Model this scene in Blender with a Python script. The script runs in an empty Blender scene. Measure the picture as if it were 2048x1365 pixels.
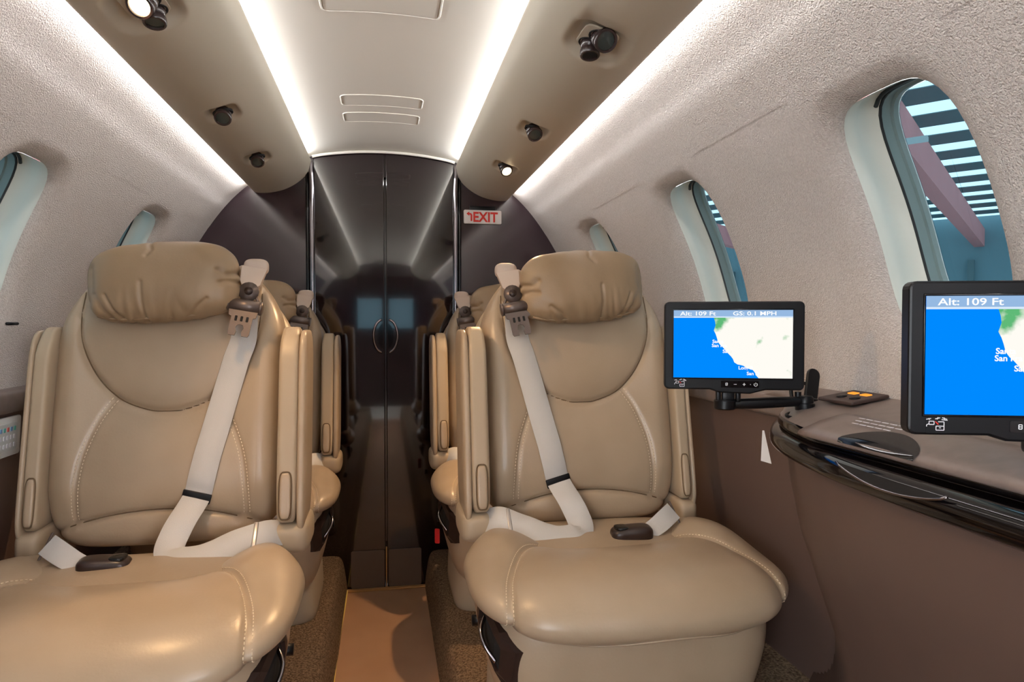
import bpy, bmesh, math, random
import numpy as np
from mathutils import Vector, Matrix, noise as mn
from mathutils.bvhtree import BVHTree
random.seed(4)
SC = bpy.context.scene
COL = SC.collection

# ------------------------------------------------------------------ camera
cam = bpy.data.cameras.new('camera')
cam.sensor_fit = 'HORIZONTAL'; cam.sensor_width = 36.0
cam.lens = 1350.0 / 2048.0 * 36.0
cam.clip_start = 0.02; cam.clip_end = 200
camo = bpy.data.objects.new('camera', cam); COL.objects.link(camo)
camo.location = (0, 0, 0.90)
camo.rotation_euler = (math.radians(90 - 1.379), 0, math.radians(-10.6115))
SC.camera = camo

# ------------------------------------------------------------------ world (bright overcast daylight outside the hangar)
W = bpy.data.worlds.new('world'); SC.world = W; W.use_nodes = True
bg = W.node_tree.nodes['Background']
bg.inputs[0].default_value = (0.88, 0.94, 1.0, 1); bg.inputs[1].default_value = 14.0

SC.cycles.diffuse_bounces = 8
SC.cycles.max_bounces = 14
SC.view_settings.view_transform = 'Standard'
SC.view_settings.look = 'None'
SC.view_settings.exposure = 0.0
SC.view_settings.gamma = 1.0
SC.view_settings.use_curve_mapping = False

COVE = 62.0          # cove strip strength
COVE_OUT = 35.0

# ------------------------------------------------------------------ materials
def lin(c):
    return tuple(((v/255)/12.92 if v/255 <= .04045 else ((v/255+.055)/1.055)**2.4) for v in c) + (1,)
MATS = {}
def mat(name, rgb, rough=.5, metal=0., spec=.5, coat=0., coat_rough=.05, bump=None, var=None, emit=None, sheen=0.):
    """bump=(scale,strength,distance,detail); var=(scale,rgb2,detail)"""
    m = bpy.data.materials.new(name); m.use_nodes = True
    nt = m.node_tree; b = nt.nodes['Principled BSDF']
    b.inputs['Base Color'].default_value = lin(rgb)
    b.inputs['Roughness'].default_value = rough
    b.inputs['Metallic'].default_value = metal
    b.inputs['Specular IOR Level'].default_value = spec
    b.inputs['Coat Weight'].default_value = coat
    b.inputs['Coat Roughness'].default_value = coat_rough
    b.inputs['Sheen Weight'].default_value = sheen
    if emit:
        b.inputs['Emission Color'].default_value = lin(emit[0]); b.inputs['Emission Strength'].default_value = emit[1]
    if bump or var:
        tc = nt.nodes.new('ShaderNodeTexCoord')
    if bump:
        n = nt.nodes.new('ShaderNodeTexNoise'); n.inputs['Scale'].default_value = bump[0]; n.inputs['Detail'].default_value = bump[3]
        nt.links.new(tc.outputs['Object'], n.inputs['Vector'])
        bp = nt.nodes.new('ShaderNodeBump'); bp.inputs['Strength'].default_value = bump[1]; bp.inputs['Distance'].default_value = bump[2]
        nt.links.new(n.outputs['Fac'], bp.inputs['Height']); nt.links.new(bp.outputs['Normal'], b.inputs['Normal'])
    if var:
        n2 = nt.nodes.new('ShaderNodeTexNoise'); n2.inputs['Scale'].default_value = var[0]; n2.inputs['Detail'].default_value = var[2]
        nt.links.new(tc.outputs['Object'], n2.inputs['Vector'])
        r = nt.nodes.new('ShaderNodeValToRGB'); r.color_ramp.elements[0].position = .35; r.color_ramp.elements[1].position = .65
        r.color_ramp.elements[0].color = lin(rgb); r.color_ramp.elements[1].color = lin(var[1])
        nt.links.new(n2.outputs['Fac'], r.inputs['Fac']); nt.links.new(r.outputs['Color'], b.inputs['Base Color'])
    MATS[name] = m
    return m
def emis(name, rgb, s):
    m = bpy.data.materials.new(name); m.use_nodes = True; nt = m.node_tree
    nt.nodes.remove(nt.nodes['Principled BSDF'])
    e = nt.nodes.new('ShaderNodeEmission'); e.inputs[0].default_value = lin(rgb); e.inputs[1].default_value = s
    nt.links.new(e.outputs[0], nt.nodes['Material Output'].inputs['Surface']); MATS[name] = m
    return m
def glass(name, tint, refl):
    m = bpy.data.materials.new(name); m.use_nodes = True; nt = m.node_tree
    nt.nodes.remove(nt.nodes['Principled BSDF'])
    t = nt.nodes.new('ShaderNodeBsdfTransparent'); t.inputs[0].default_value = lin(tint)
    g = nt.nodes.new('ShaderNodeBsdfGlossy'); g.inputs['Roughness'].default_value = .02
    f = nt.nodes.new('ShaderNodeLayerWeight'); f.inputs['Blend'].default_value = refl
    x = nt.nodes.new('ShaderNodeMixShader')
    nt.links.new(f.outputs['Fresnel'], x.inputs[0]); nt.links.new(t.outputs[0], x.inputs[1]); nt.links.new(g.outputs[0], x.inputs[2])
    nt.links.new(x.outputs[0], nt.nodes['Material Output'].inputs['Surface']); MATS[name] = m
    return m

M_FABRIC = mat('wall_fabric', (204,194,187), .9, spec=.15, bump=(430,.9,.005,3), var=(240,(192,182,174),3), sheen=.1)
M_CEIL = mat('ceiling_vinyl', (224,219,209), .55, spec=.3)
M_RAIL = mat('rail_vinyl', (197,189,173), .5, spec=.35)
M_LEATHER = mat('leather', (173,153,129), .33, spec=.55, bump=(260,.10,.0015,3), var=(9,(166,146,122),2))
M_LEATHER2 = mat('leather_pillow', (150,127,100), .40, spec=.45, bump=(260,.12,.0015,3), var=(12,(142,119,92),2))
M_PLASTIC = mat('tan_plastic', (172,154,130), .42, spec=.45)
M_PED = mat('pedestal_vinyl', (172,158,138), .5, spec=.4)
M_STITCH = mat('stitch_thread', (222,206,180), .7)
M_SEAM_SHADE = mat('seam_shade', (104,82,56), .7)
M_BELT = mat('belt_webbing', (200,197,193), .75, spec=.2, bump=(900,.3,.001,2))
M_TAUPE = mat('taupe_plastic', (196,178,164), .5)
M_HARD = mat('belt_hardware', (104,93,89), .36, metal=.6)
M_STEEL = mat('satin_steel', (196,190,184), .3, metal=.8)
M_BUCKLE = mat('buckle_brown', (48,34,30), .3, spec=.5)
M_BLACK = mat('black_plastic', (9,9,13), .38, spec=.3)
M_BLACKM = mat('black_matte', (14,13,14), .8)
M_LACQ = mat('dark_lacquer', (24,13,17), .07, spec=.6, coat=.8, coat_rough=.03)
M_LACQ2 = mat('side_lacquer', (46,30,36), .16, spec=.6, coat=.6, coat_rough=.10)
M_GLOSSBLK = mat('gloss_black_trim', (9,7,9), .07, spec=.45)
M_CHROME = mat('dark_chrome', (150,145,150), .14, metal=1.)
M_KICK = mat('kick_vinyl', (110,94,85), .6)
M_BROWN = mat('brown_laminate', (92,73,66), .45, spec=.4)
M_LEDGE = mat('ledge_laminate', (120,106,100), .38, spec=.4, var=(60,(112,99,93),3))
M_DARKBROWN = mat('dark_brown_trim', (58,42,38), .5)
M_FLOOR = mat('aisle_vinyl', (190,150,120), .42, spec=.4, bump=(90,.05,.002,2), var=(6,(182,142,113),2))
M_CARPET = mat('carpet', (160,136,112), .95, spec=.1, bump=(330,1.,.008,3), var=(210,(94,77,62),3))
M_CREAM = mat('window_reveal', (206,207,197), .45, spec=.4)
M_TEAL = mat('window_frame', (116,136,138), .35, spec=.5)
M_GASKET = mat('gasket', (18,24,28), .5)
M_PANE = glass('acrylic_pane', (66,84,90), .07)
M_WHITE = mat('white_plastic', (232,232,228), .4)
M_RED = mat('red_print', (214,44,34), .5)
M_REDTAG = mat('red_fabric', (196,22,26), .6)
M_STRIP = emis('cove_led', (248,249,252), COVE)
M_STRIP2 = emis('cove_led_outer', (248,249,252), COVE_OUT)
M_LENS_ON = emis('lamp_lens_lit', (255,226,178), 9.)
M_LENS_OFF = mat('lamp_lens_dark', (52,60,58), .12, spec=.7)
M_LAMPBODY = mat('lamp_body', (58,46,46), .22, spec=.6)
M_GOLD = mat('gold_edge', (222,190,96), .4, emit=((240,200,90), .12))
M_AMBER = emis('amber_indicator', (255,160,60), 1.2)
M_SEA = emis('screen_sea', (0,138,255), 1.0)
M_HEAD = emis('screen_header', (150,185,225), 1.0)
M_HEADLINE = emis('screen_rule', (215,232,250), 1.0)
M_TXT = emis('screen_text', (255,255,255), 1.05)
M_PRINT = mat('white_print', (225,225,230), .6)
M_TAGPAPER = mat('paper', (222,216,210), .7)
M_HROOF = mat('hangar_metal', (96,122,128), .5)
M_HWALL = mat('hangar_wall', (118,150,160), .6)
M_HBEAM = mat('hangar_beam', (236,150,150), .6)
M_HFLOOR = mat('hangar_floor_bounce', (228,228,224), .6)  # unseen ground made near white to bounce daylight up into the cabin
M_BLUE = mat('blue_strap', (40,90,200), .6)
M_TUBE = emis('fluorescent_tube', (235,248,255), 4.)

# ------------------------------------------------------------------ mesh helpers
def new(name, verts, faces, m, parent=None, smooth=True, loc=None):
    me = bpy.data.meshes.new(name)
    me.from_pydata([tuple(map(float, v)) for v in verts], [], [tuple(map(int, f)) for f in faces])
    me.validate(); me.update()
    if smooth: me.polygons.foreach_set('use_smooth', [True]*len(me.polygons))
    if m: me.materials.append(m)
    o = bpy.data.objects.new(name, me); COL.objects.link(o)
    if parent: o.parent = parent
    if loc: o.location = loc
    return o
def fixn(o):
    bm = bmesh.new(); bm.from_mesh(o.data); bmesh.ops.recalc_face_normals(bm, faces=bm.faces); bm.to_mesh(o.data); bm.free()
    return o
def sharp(o, ang=35):
    me = o.data; bm = bmesh.new(); bm.from_mesh(me)
    for e in bm.edges:
        if len(e.link_faces) == 2 and e.calc_face_angle(0) > math.radians(ang): e.smooth = False
    bm.to_mesh(me); bm.free(); return o
def empty(name, loc, label=None, cat=None, group=None, kind=None):
    o = bpy.data.objects.new(name, None); COL.objects.link(o); o.location = loc
    o.empty_display_size = .05
    return tag(o, label, cat, group, kind)
def tag(o, label=None, cat=None, group=None, kind=None):
    if label: o['label'] = label
    if cat: o['category'] = cat
    if group: o['group'] = group
    if kind: o['kind'] = kind
    return o
def cubegrid(nx, ny, nz):
    idx = {}; V = []; Fc = []
    def v(i, j, k):
        key = (i, j, k)
        if key not in idx:
            idx[key] = len(V); V.append((2*i/nx-1, 2*j/ny-1, 2*k/nz-1))
        return idx[key]
    for i in range(nx):
        for j in range(ny):
            Fc.append((v(i,j,0), v(i,j+1,0), v(i+1,j+1,0), v(i+1,j,0)))
            Fc.append((v(i,j,nz), v(i+1,j,nz), v(i+1,j+1,nz), v(i,j+1,nz)))
    for i in range(nx):
        for k in range(nz):
            Fc.append((v(i,0,k), v(i+1,0,k), v(i+1,0,k+1), v(i,0,k+1)))
            Fc.append((v(i,ny,k), v(i,ny,k+1), v(i+1,ny,k+1), v(i+1,ny,k)))
    for j in range(ny):
        for k in range(nz):
            Fc.append((v(0,j,k), v(0,j,k+1), v(0,j+1,k+1), v(0,j+1,k)))
            Fc.append((v(nx,j,k), v(nx,j+1,k), v(nx,j+1,k+1), v(nx,j,k+1)))
    return np.array(V), Fc
def superell(res, half, n, m, flat='y'):
    """rounded-box solid: plan exponent n in the two main axes, m across the FLAT axis. returns unit cube coords, points, faces"""
    q, Fc = cubegrid(*res)
    A = np.abs(q) + 1e-9
    ax = {'x':0,'y':1,'z':2}[flat]; o = [i for i in range(3) if i != ax]
    nn = ((A[:,o[0]]**n + A[:,o[1]]**n)**(m/n) + A[:,ax]**m)**(1/m)
    u = q / nn[:,None]
    return u, u*np.array(half), Fc
def grid(rows, closed_u=False, closed_v=False):
    """rows: list of lists of points -> verts, faces"""
    nr = len(rows); nc = len(rows[0]); V = [p for r in rows for p in r]; Fc = []
    for i in range(nr if closed_v else nr-1):
        for j in range(nc if closed_u else nc-1):
            a = i*nc+j; b = i*nc+(j+1) % nc; c = ((i+1) % nr)*nc+(j+1) % nc; d = ((i+1) % nr)*nc+j
            Fc.append((a, b, c, d))
    return V, Fc
def catmull(P, n=8):
    P = [np.array(p, float) for p in P]; out = []
    for i in range(len(P)-1):
        p0 = P[max(i-1,0)]; p1 = P[i]; p2 = P[i+1]; p3 = P[min(i+2,len(P)-1)]
        for k in range(n):
            t = k/n
            out.append(.5*((2*p1)+(-p0+p2)*t+(2*p0-5*p1+4*p2-p3)*t*t+(-p0+3*p1-3*p2+p3)*t**3))
    out.append(P[-1]); return out
def tube_geo(path, r, seg=8, closed=False):
    P = [np.array(p, float) for p in path]; rows = []
    up = np.array([0,0,1.]); prev = None
    for i, p in enumerate(P):
        a = P[(i-1) % len(P)] if closed else P[max(i-1,0)]; b = P[(i+1) % len(P)] if closed else P[min(i+1,len(P)-1)]
        t = b-a; t /= np.linalg.norm(t)+1e-12
        if prev is None:
            prev = np.cross(t, up)
            if np.linalg.norm(prev) < 1e-3: prev = np.cross(t, [1.,0,0])
        s = prev - t*(prev@t); s /= np.linalg.norm(s); prev = s; w = np.cross(t, s)
        rr = r[i] if hasattr(r, '__len__') else r
        rows.append([p + rr*(math.cos(2*math.pi*k/seg)*s + math.sin(2*math.pi*k/seg)*w) for k in range(seg)])
    V, Fc = grid(rows, closed_u=True, closed_v=closed)
    if not closed:
        Fc.append(tuple(range(seg))); Fc.append(tuple((len(P)-1)*seg + k for k in reversed(range(seg))))
    return V, Fc
def tube(name, path, r, m, parent=None, seg=8, closed=False):
    return fixn(new(name, *tube_geo(path, r, seg, closed), m, parent))
def rbox_geo(sx, sy, sz, bev, seg=2):
    bm = bmesh.new(); bmesh.ops.create_cube(bm, size=1)
    for v in bm.verts: v.co = Vector((v.co.x*sx, v.co.y*sy, v.co.z*sz))
    if bev > 0: bmesh.ops.bevel(bm, geom=bm.edges[:], offset=bev, segments=seg, profile=.5, affect='EDGES')
    V = [np.array(v.co) for v in bm.verts]; Fc = [[v.index for v in f.verts] for f in bm.faces]; bm.free()
    return V, Fc
def rbox(name, size, loc, m, parent=None, bev=.002, rot=None, seg=2):
    V, Fc = rbox_geo(*size, bev, seg)
    R = Matrix.Identity(3) if rot is None else rot
    V = [np.array(R @ Vector(v)) + np.array(loc) for v in V]
    return new(name, V, Fc, m, parent)
def lathe(name, prof, loc, m, parent=None, axis=(0,0,1), seg=24):
    """prof: list of (r,h) along axis"""
    ax = Vector(axis).normalized(); q = Vector((0,0,1)).rotation_difference(ax)
    rows = []
    for r, h in prof:
        rows.append([np.array(q @ Vector((r*math.cos(2*math.pi*k/seg), r*math.sin(2*math.pi*k/seg), h))) + np.array(loc) for k in range(seg)])
    V, Fc = grid(rows, closed_u=True)
    if prof[0][0] > 1e-5: Fc.append(tuple(range(seg)))
    if prof[-1][0] > 1e-5: Fc.append(tuple((len(prof)-1)*seg+k for k in range(seg)))
    return sharp(fixn(new(name, V, Fc, m, parent)), 40)
def prism(name, out2, th, m, parent=None, fr=None, bev=0.):
    """out2: 2D outline; fr: 4x4 matrix from (x,y,depth) to parent space"""
    bm = bmesh.new(); vs = [bm.verts.new((p[0], p[1], 0)) for p in out2]
    f = bm.faces.new(vs); r = bmesh.ops.extrude_face_region(bm, geom=[f])
    for e in r['geom']:
        if isinstance(e, bmesh.types.BMVert): e.co.z += th
    bmesh.ops.recalc_face_normals(bm, faces=bm.faces)
    if bev: bmesh.ops.bevel(bm, geom=[e for e in bm.edges if e.calc_face_angle(0) > .9], offset=bev, segments=2, profile=.5, affect='EDGES')
    if fr is not None: bm.transform(fr)
    me = bpy.data.meshes.new(name); bm.to_mesh(me); bm.free(); me.materials.append(m)
    o = bpy.data.objects.new(name, me); COL.objects.link(o)
    if parent: o.parent = parent
    return o
def rrect(w, h, r, n=5, cx=0, cy=0):
    out = []
    for k, (sx, sy) in enumerate(((1,1),(-1,1),(-1,-1),(1,-1))):
        for i in range(n+1):
            a = math.pi/2*(k + i/n)
            out.append((cx + sx*(w/2-r) + r*math.cos(a), cy + sy*(h/2-r) + r*math.sin(a)))
    return out
def frame4(o, x, y, z):
    return Matrix(((x[0],y[0],z[0],o[0]),(x[1],y[1],z[1],o[1]),(x[2],y[2],z[2],o[2]),(0,0,0,1)))
def ribbon(name, pts, wids, width, th, m, parent=None, n=8, T=None):
    """flat strap along pts, wids = width direction at each"""
    C = catmull(pts, n); Wd = catmull(wids, n); rows = []
    for i, (c, w) in enumerate(zip(C, Wd)):
        t = C[min(i+1,len(C)-1)] - C[max(i-1,0)]; t /= np.linalg.norm(t)
        w = w - t*(w@t); w /= np.linalg.norm(w); nn = np.cross(t, w)
        h = width/2; k = th/2
        rows.append([c-w*h, c-w*h*.98+nn*k, c+nn*k*1.1, c+w*h*.98+nn*k, c+w*h, c+w*h*.98-nn*k, c-nn*k*1.1, c-w*h*.98-nn*k])
    if T: rows = [[T(p) for p in r] for r in rows]
    V, Fc = grid(rows, closed_u=True)
    Fc.append(tuple(range(8))); Fc.append(tuple((len(rows)-1)*8+k for k in range(8)))
    return sharp(fixn(new(name, V, Fc, m, parent)), 60)
def text(name, s, size, fr, m, parent, th=.0004, align='LEFT', bold=0., sx=1.):
    cu = bpy.data.curves.new(name, 'FONT'); cu.body = s; cu.size = size; cu.extrude = th; cu.align_x = align; cu.offset = bold
    cu.resolution_u = 3
    t = bpy.data.objects.new(name, cu); COL.objects.link(t)
    dg = bpy.context.evaluated_depsgraph_get(); me = bpy.data.meshes.new_from_object(t.evaluated_get(dg))
    bpy.data.objects.remove(t); bpy.data.curves.remove(cu)
    me.name = name; me.transform(fr @ Matrix.Scale(sx, 4, (1,0,0))); me.materials.clear(); me.materials.append(m)
    o = bpy.data.objects.new(name, me); COL.objects.link(o); o.parent = parent
    return o
def dist_poly(P, poly):
    """distance of points P (N,2) to polyline"""
    poly = np.array(poly, float); d = np.full(len(P), 1e9)
    for a, b in zip(poly[:-1], poly[1:]):
        ab = b-a; t = np.clip(((P-a)@ab)/(ab@ab+1e-12), 0, 1)
        d = np.minimum(d, np.linalg.norm(P-(a+t[:,None]*ab), axis=1))
    return d
def sm(x, a, b):
    t = np.clip((x-a)/(b-a), 0, 1); return t*t*(3-2*t)

# ================================================================== STRUCTURE
YF, YB = -1.90, 2.33          # cabin front and aft bulkheads
RW, ZC = .70, .787            # cabin tube
def surf(side, y, th, off=0.):
    off = off + .017*float(sm(np.array(math.degrees(th)), 30, 54))
    """wall point: th = angle above horizontal; side +1 right"""
    return np.array([side*(RW+off)*math.cos(th), y, ZC+(RW+off)*math.sin(th)])
TH0, TH1 = math.radians(-3), math.radians(52)
WTH0, WTH1 = math.radians(7.6), math.radians(33.8)       # window opening in angle
THC, HTH = (WTH0+WTH1)/2, (WTH1-WTH0)/2*RW               # centre and half height (m)
WHY = .094
WIN_Y = [.742, 1.305, 1.89]
WIN_ALL = [.16] + WIN_Y
YD = -.30                     # forward of here the unseen cabin sides are left open to add fill daylight
NR = 64
def ring(side, yc, e, off, n=4.0):
    out = []
    for k in range(NR):
        a = 2*math.pi*k/NR
        ca, sa = math.cos(a), math.sin(a)
        r = (abs(ca)**n + abs(sa)**n)**(-1/n)
        out.append(surf(side, yc + (WHY+e)*r*ca, THC + (HTH+e)*r*sa/RW, off))
    return out
def rect_ring(side, y0, y1, t0, t1):
    out = []; yc = (y0+y1)/2; 
    for k in range(NR):
        a = 2*math.pi*k/NR
        ca, sa = math.cos(a), math.sin(a)
        s = 1/max(abs(ca), abs(sa)); u, v = ca*s, sa*s
        y = yc + u*(y1-y0)/2; t = (t0+t1)/2 + v*(t1-t0)/2
        out.append((y, t))
    return out
def build_wall(side):
    V = []; Fc = []
    def add(rows, cu=False):
        v, f = grid(rows, closed_u=cu); o = len(V); V.extend(v); Fc.extend([tuple(i+o for i in q) for q in f])
    t0, t1 = THC-(HTH+.044)/RW, THC+(HTH+.044)/RW
    hy = WHY+.040
    edges = [YD]
    for y in WIN_ALL: edges += [y-hy, y+hy]
    edges.append(YB+.02)
    def patch(y0, y1, ta, tb, ny, nt, off=0.):
        add([[surf(side, y0+(y1-y0)*i/ny, ta+(tb-ta)*j/nt, off) for j in range(nt+1)] for i in range(ny+1)])
    patch(YD, YB+.02, TH0, t0, 40, 4)
    patch(YD, YB+.02, t1, TH1, 40, 16); patch(YF, -1.5, TH0, TH1, 4, 12); patch(-1.5, YD, math.radians(44), TH1, 4, 2)
    for i in range(0, len(edges)-1, 2):
        if edges[i+1] > edges[i]: patch(edges[i]-.004, edges[i+1]+.004, t0-.004, t1+.004, 6, 20, .0006)
    for y in WIN_ALL:
        outer = [surf(side, *p) for p in rect_ring(side, y-hy, y+hy, t0, t1)]
        rows = [outer, ring(side, y, .034, 0)]
        for e, off in ((.027,.0015),(.020,.004),(.013,.0075),(.007,.012),(.003,.0165),(.001,.021)): rows.append(ring(side, y, e, off))
        add(rows, True)
    # upper run behind the rail (the cove pocket)
    prof = [(surf(1,0,TH1)[0], surf(1,0,TH1)[2]), (.430,1.363), (.400,1.388), (.345,1.424)]
    add([[np.array([side*p[0], YF+(YB+.02-YF)*i/4, p[1]]) for p in prof] for i in range(5)])
    o = fixn(new('wall_right' if side > 0 else 'wall_left', V, Fc, M_FABRIC))
    # merge seams so that shading is continuous
    bm = bmesh.new(); bm.from_mesh(o.data); bmesh.ops.remove_doubles(bm, verts=bm.verts, dist=1e-5); bmesh.ops.recalc_face_normals(bm, faces=bm.faces); bm.to_mesh(o.data); bm.free()
    return tag(o, 'curved cabin wall in pale fabric on the %s' % ('right' if side > 0 else 'left'), kind='structure')
build_wall(1); build_wall(-1)

wn = 0
for side in (1, -1):
    for y in WIN_ALL:
        if y < .5 and not (side < 0 and y > .1): 
            vis = False
        else: vis = True
        wn += 1
        w = empty('window_%d' % wn, surf(side, y, THC, .03), kind='structure')
        inv = -np.array(surf(side, y, THC, .03))
        def loftw(nm, spec, m, cap=False):
            rows = [[p+inv for p in ring(side, y, e, off)] for e, off in spec]
            v, f = grid(rows, closed_u=True)
            if cap: f.append(tuple(len(v)-NR+k for k in range(NR)))
            return sharp(fixn(new(nm, v, f, m, w)), 45)
        loftw('reveal', [(.001,.019),(.0005,.024),(-.002,.030),(-.0005,.040),(.000,.050),(-.003,.060),(-.009,.067)], M_CREAM)
        loftw('gasket', [(-.009,.067),(-.011,.067),(-.012,.069),(-.011,.070)], M_GASKET)
        loftw('outer_frame', [(-.011,.070),(-.013,.076),(-.014,.081),(-.018,.082),(-.020,.090)], M_TEAL)
        rows = [[p+inv for p in ring(side, y, e, .089)] for e in (-.020,-.05,-.08)]
        v, f = grid(rows, closed_u=True); f.append(tuple(len(v)-NR+k for k in range(NR)))
        new('pane', v, f, M_PANE, w)
        # pulled-up shade edge: dark lip along the top of the opening
        top = [p+inv for p in ring(side, y, -.0075, .0635)]
        seg = [top[k] for k in range(NR) if math.pi*.27 < (2*math.pi*k/NR) < math.pi*.73]
        tube('shade_edge', seg, .0030, M_GASKET, w, 6)

# ---- ceiling: arched centre panel running on behind the rails
def zceil(x): return 1.487 - .42*x*x - 1.6*max(0, abs(x)-.20)**2
xs = np.linspace(-.345, .345, 47)
rows = [[np.array([x, YF+(YB+.02-YF)*i/24, zceil(x)]) for x in xs] for i in range(25)]
tag(fixn(new('ceiling', *grid(rows), M_CEIL)), 'arched cream ceiling panel between the two light coves', kind='structure')

# ---- overhead rails with dished lamp recesses
RAILP = catmull([(.258,1.446),(.240,1.442),(.2385,1.437),(.246,1.410),(.262,1.388),(.290,1.364),(.325,1.345),(.365,1.334),(.398,1.331),(.416,1.333),(.421,1.337),(.414,1.343)], 5)
DISH = {1: [(.335,1.045,.048,.058),(.335,1.52,.032,.046),(.335,1.89,.032,.046)], -1: [(.335,1.05,.048,.058),(.335,1.52,.032,.046),(.335,1.905,.032,.046)]}
def rail(side):
    ys = []
    y = YF
    while y < YB-.001:
        ys.append(y)
        y += .006 if any(abs(y-d[1]) < .09 for d in DISH[side]) else .05
    ys.append(YB+.004)
    rows = []
    P = np.array(RAILP)
    # resample the underside finely
    s = np.concatenate([[0], np.cumsum(np.linalg.norm(np.diff(P,axis=0),axis=1))])
    ss = np.linspace(0, s[-1], 64); P = np.stack([np.interp(ss, s, P[:,0]), np.interp(ss, s, P[:,1])], 1)
    for y in ys:
        r = []
        for p in P:
            z = p[1]; d = 0
            for (cx, cy, rx, ry) in DISH[side]:
                q = ((p[0]-cx)/rx)**2 + ((y-cy)/ry)**2
                q = (((p[0]-cx)/rx)**4 + ((y-cy)/ry)**4)**.5
                if .28 < p[0] < .42: d = max(d, .022*float(1-sm(np.array(q), .25, 1.15)))
            r.append(np.array([side*p[0], y, z + d]))
        rows.append(r)
    o = fixn(new('overhead_rail', *grid(rows), M_RAIL))
    tag(o, 'beige padded overhead rail with reading lamps along the %s of the ceiling' % ('right' if side > 0 else 'left'), 'overhead rail', 'overhead rails')
    return o
rail(1); rail(-1)

# ---- cove light strips, lying in the pockets above the rails
for side, nm in ((1,'right'), (-1,'left')):
    for k, (x, z, m, w) in enumerate(((.2555,1.4485,M_STRIP,'ceiling'), (.4215,1.3500,M_STRIP2,'wall'))):
        d = np.array([-.55,0,.83]) if k == 0 else np.array([.86,0,-.51])
        sx = np.array([d[2],0,-d[0]])*(.006 if k == 0 else .005)
        pts = []
        for y in (YF+.02, YB-.05):
            for s1 in (-1, 1):
                for s2 in (0, 1): pts.append(np.array([x,y,z]) + s1*sx + s2*d*-.004)
        pts = [np.array([side*p[0],p[1],p[2]]) for p in pts]
        Fc = [(0,2,3,1),(4,5,7,6),(0,1,5,4),(2,6,7,3),(0,4,6,2),(1,3,7,5)]
        tag(fixn(new('cove_light', pts, Fc, m, smooth=False)), 'white light strip in the cove between the %s rail and the %s' % (nm, w), 'cove light', 'cove lights')

# ---- aft bulkhead: side panels, sliding doors, jambs, arch
def wall_back():
    V = []; Fc = []
    for s in (1,-1):
        xs_ = np.linspace(.246, .86, 24); zs_ = np.linspace(-.02, 1.55, 40)
        rows = [[np.array([s*x, YB + .05*max(0,(x-.246))**1.3*0, z]) for x in xs_] for z in zs_]
        v, f = grid(rows); o = len(V); V += v; Fc += [tuple(i+o for i in q) for q in f]
        # lintel above the doors
    o = len(V); V += [np.array([-.25,YB+.012,1.40]),np.array([.25,YB+.012,1.40]),np.array([.25,YB+.012,1.6]),np.array([-.25,YB+.012,1.6])]; Fc.append((o,o+1,o+2,o+3))
    o = len(V); V += [np.array([-.25,YB+.03,-.02]),np.array([.25,YB+.03,-.02]),np.array([.25,YB+.03,1.6]),np.array([-.25,YB+.03,1.6])]; Fc.append((o,o+1,o+2,o+3))
    return tag(new('wall_back', V, Fc, M_LACQ2, smooth=False), kind='structure')
wall_back()
for n_, s in ((1,-1),(2,1)):
    d = empty('door_%d' % n_, (s*.115, YB, 0), kind='structure')
    out = [(.0035,.002),(.232,.002)] + [(x, zceil(x)-.012) for x in np.linspace(.232,.0035,10)]
    fr = frame4((-s*.115,0,0),(s,0,0),(0,0,1),(0,1,0))
    prism('leaf', out, .012, M_LACQ, d, fr, .002)
    out = rrect(.112,.128,.006,3,.062,.068)
    prism('kick_panel', out, .004, M_KICK, d, frame4((-s*.115,-.0045,0),(s,0,0),(0,0,1),(0,1,0)), .001)
    # crescent pull
    hp = [(s*(-.115+.010+.030*math.sin(a)), -.010-.004*math.sin(a), .862+.055*math.cos(a)) for a in np.linspace(.05, math.pi-.05, 18)]
    tube('handle', hp, .0042, M_CHROME, d, 8)
    hp2 = [(s*(-.115+.008+.018*math.sin(a)), -.004, .862+.042*math.cos(a)) for a in np.linspace(0, math.pi, 14)]
    new('handle_cup', hp2, [tuple(range(len(hp2)))], M_GLOSSBLK, d, False)
for n_, s in ((1,-1),(2,1)):
    path = [(s*.238, YB-.006, z) for z in np.linspace(0, 1.36, 12)] + [(s*.239, YB-.007, 1.40), (s*.240, YB-.012, 1.44)]
    t = tube('trim_%d' % n_, path, .0085, M_CHROME, None, 12); tag(t, kind='structure')
    path = [(s*.252, YB-.003, z) for z in np.linspace(0, 1.405, 12)]
    t = tube('trim_%d' % (n_+2), path, .006, M_GLOSSBLK, None, 10); tag(t, kind='structure')
arch = [(x, YB-.006, zceil(x)-.006) for x in np.linspace(-.236,.236,32)]
tag(tube('trim_5', arch, .005, M_CEIL, None, 8), kind='structure')
# narrow tan threshold; tan strip painted as the lit gap between the kick panels
tag(rbox('trim_6', (.262,.018,.006), (0,YB-.016,.003), mat('threshold_lit_gap_tan',(196,150,96),.5), None, .002), kind='structure')
tag(rbox('trim_7', (.005,.004,.14), (0,YB-.002,.072), MATS['threshold_lit_gap_tan'], None, .001), kind='structure')

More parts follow.
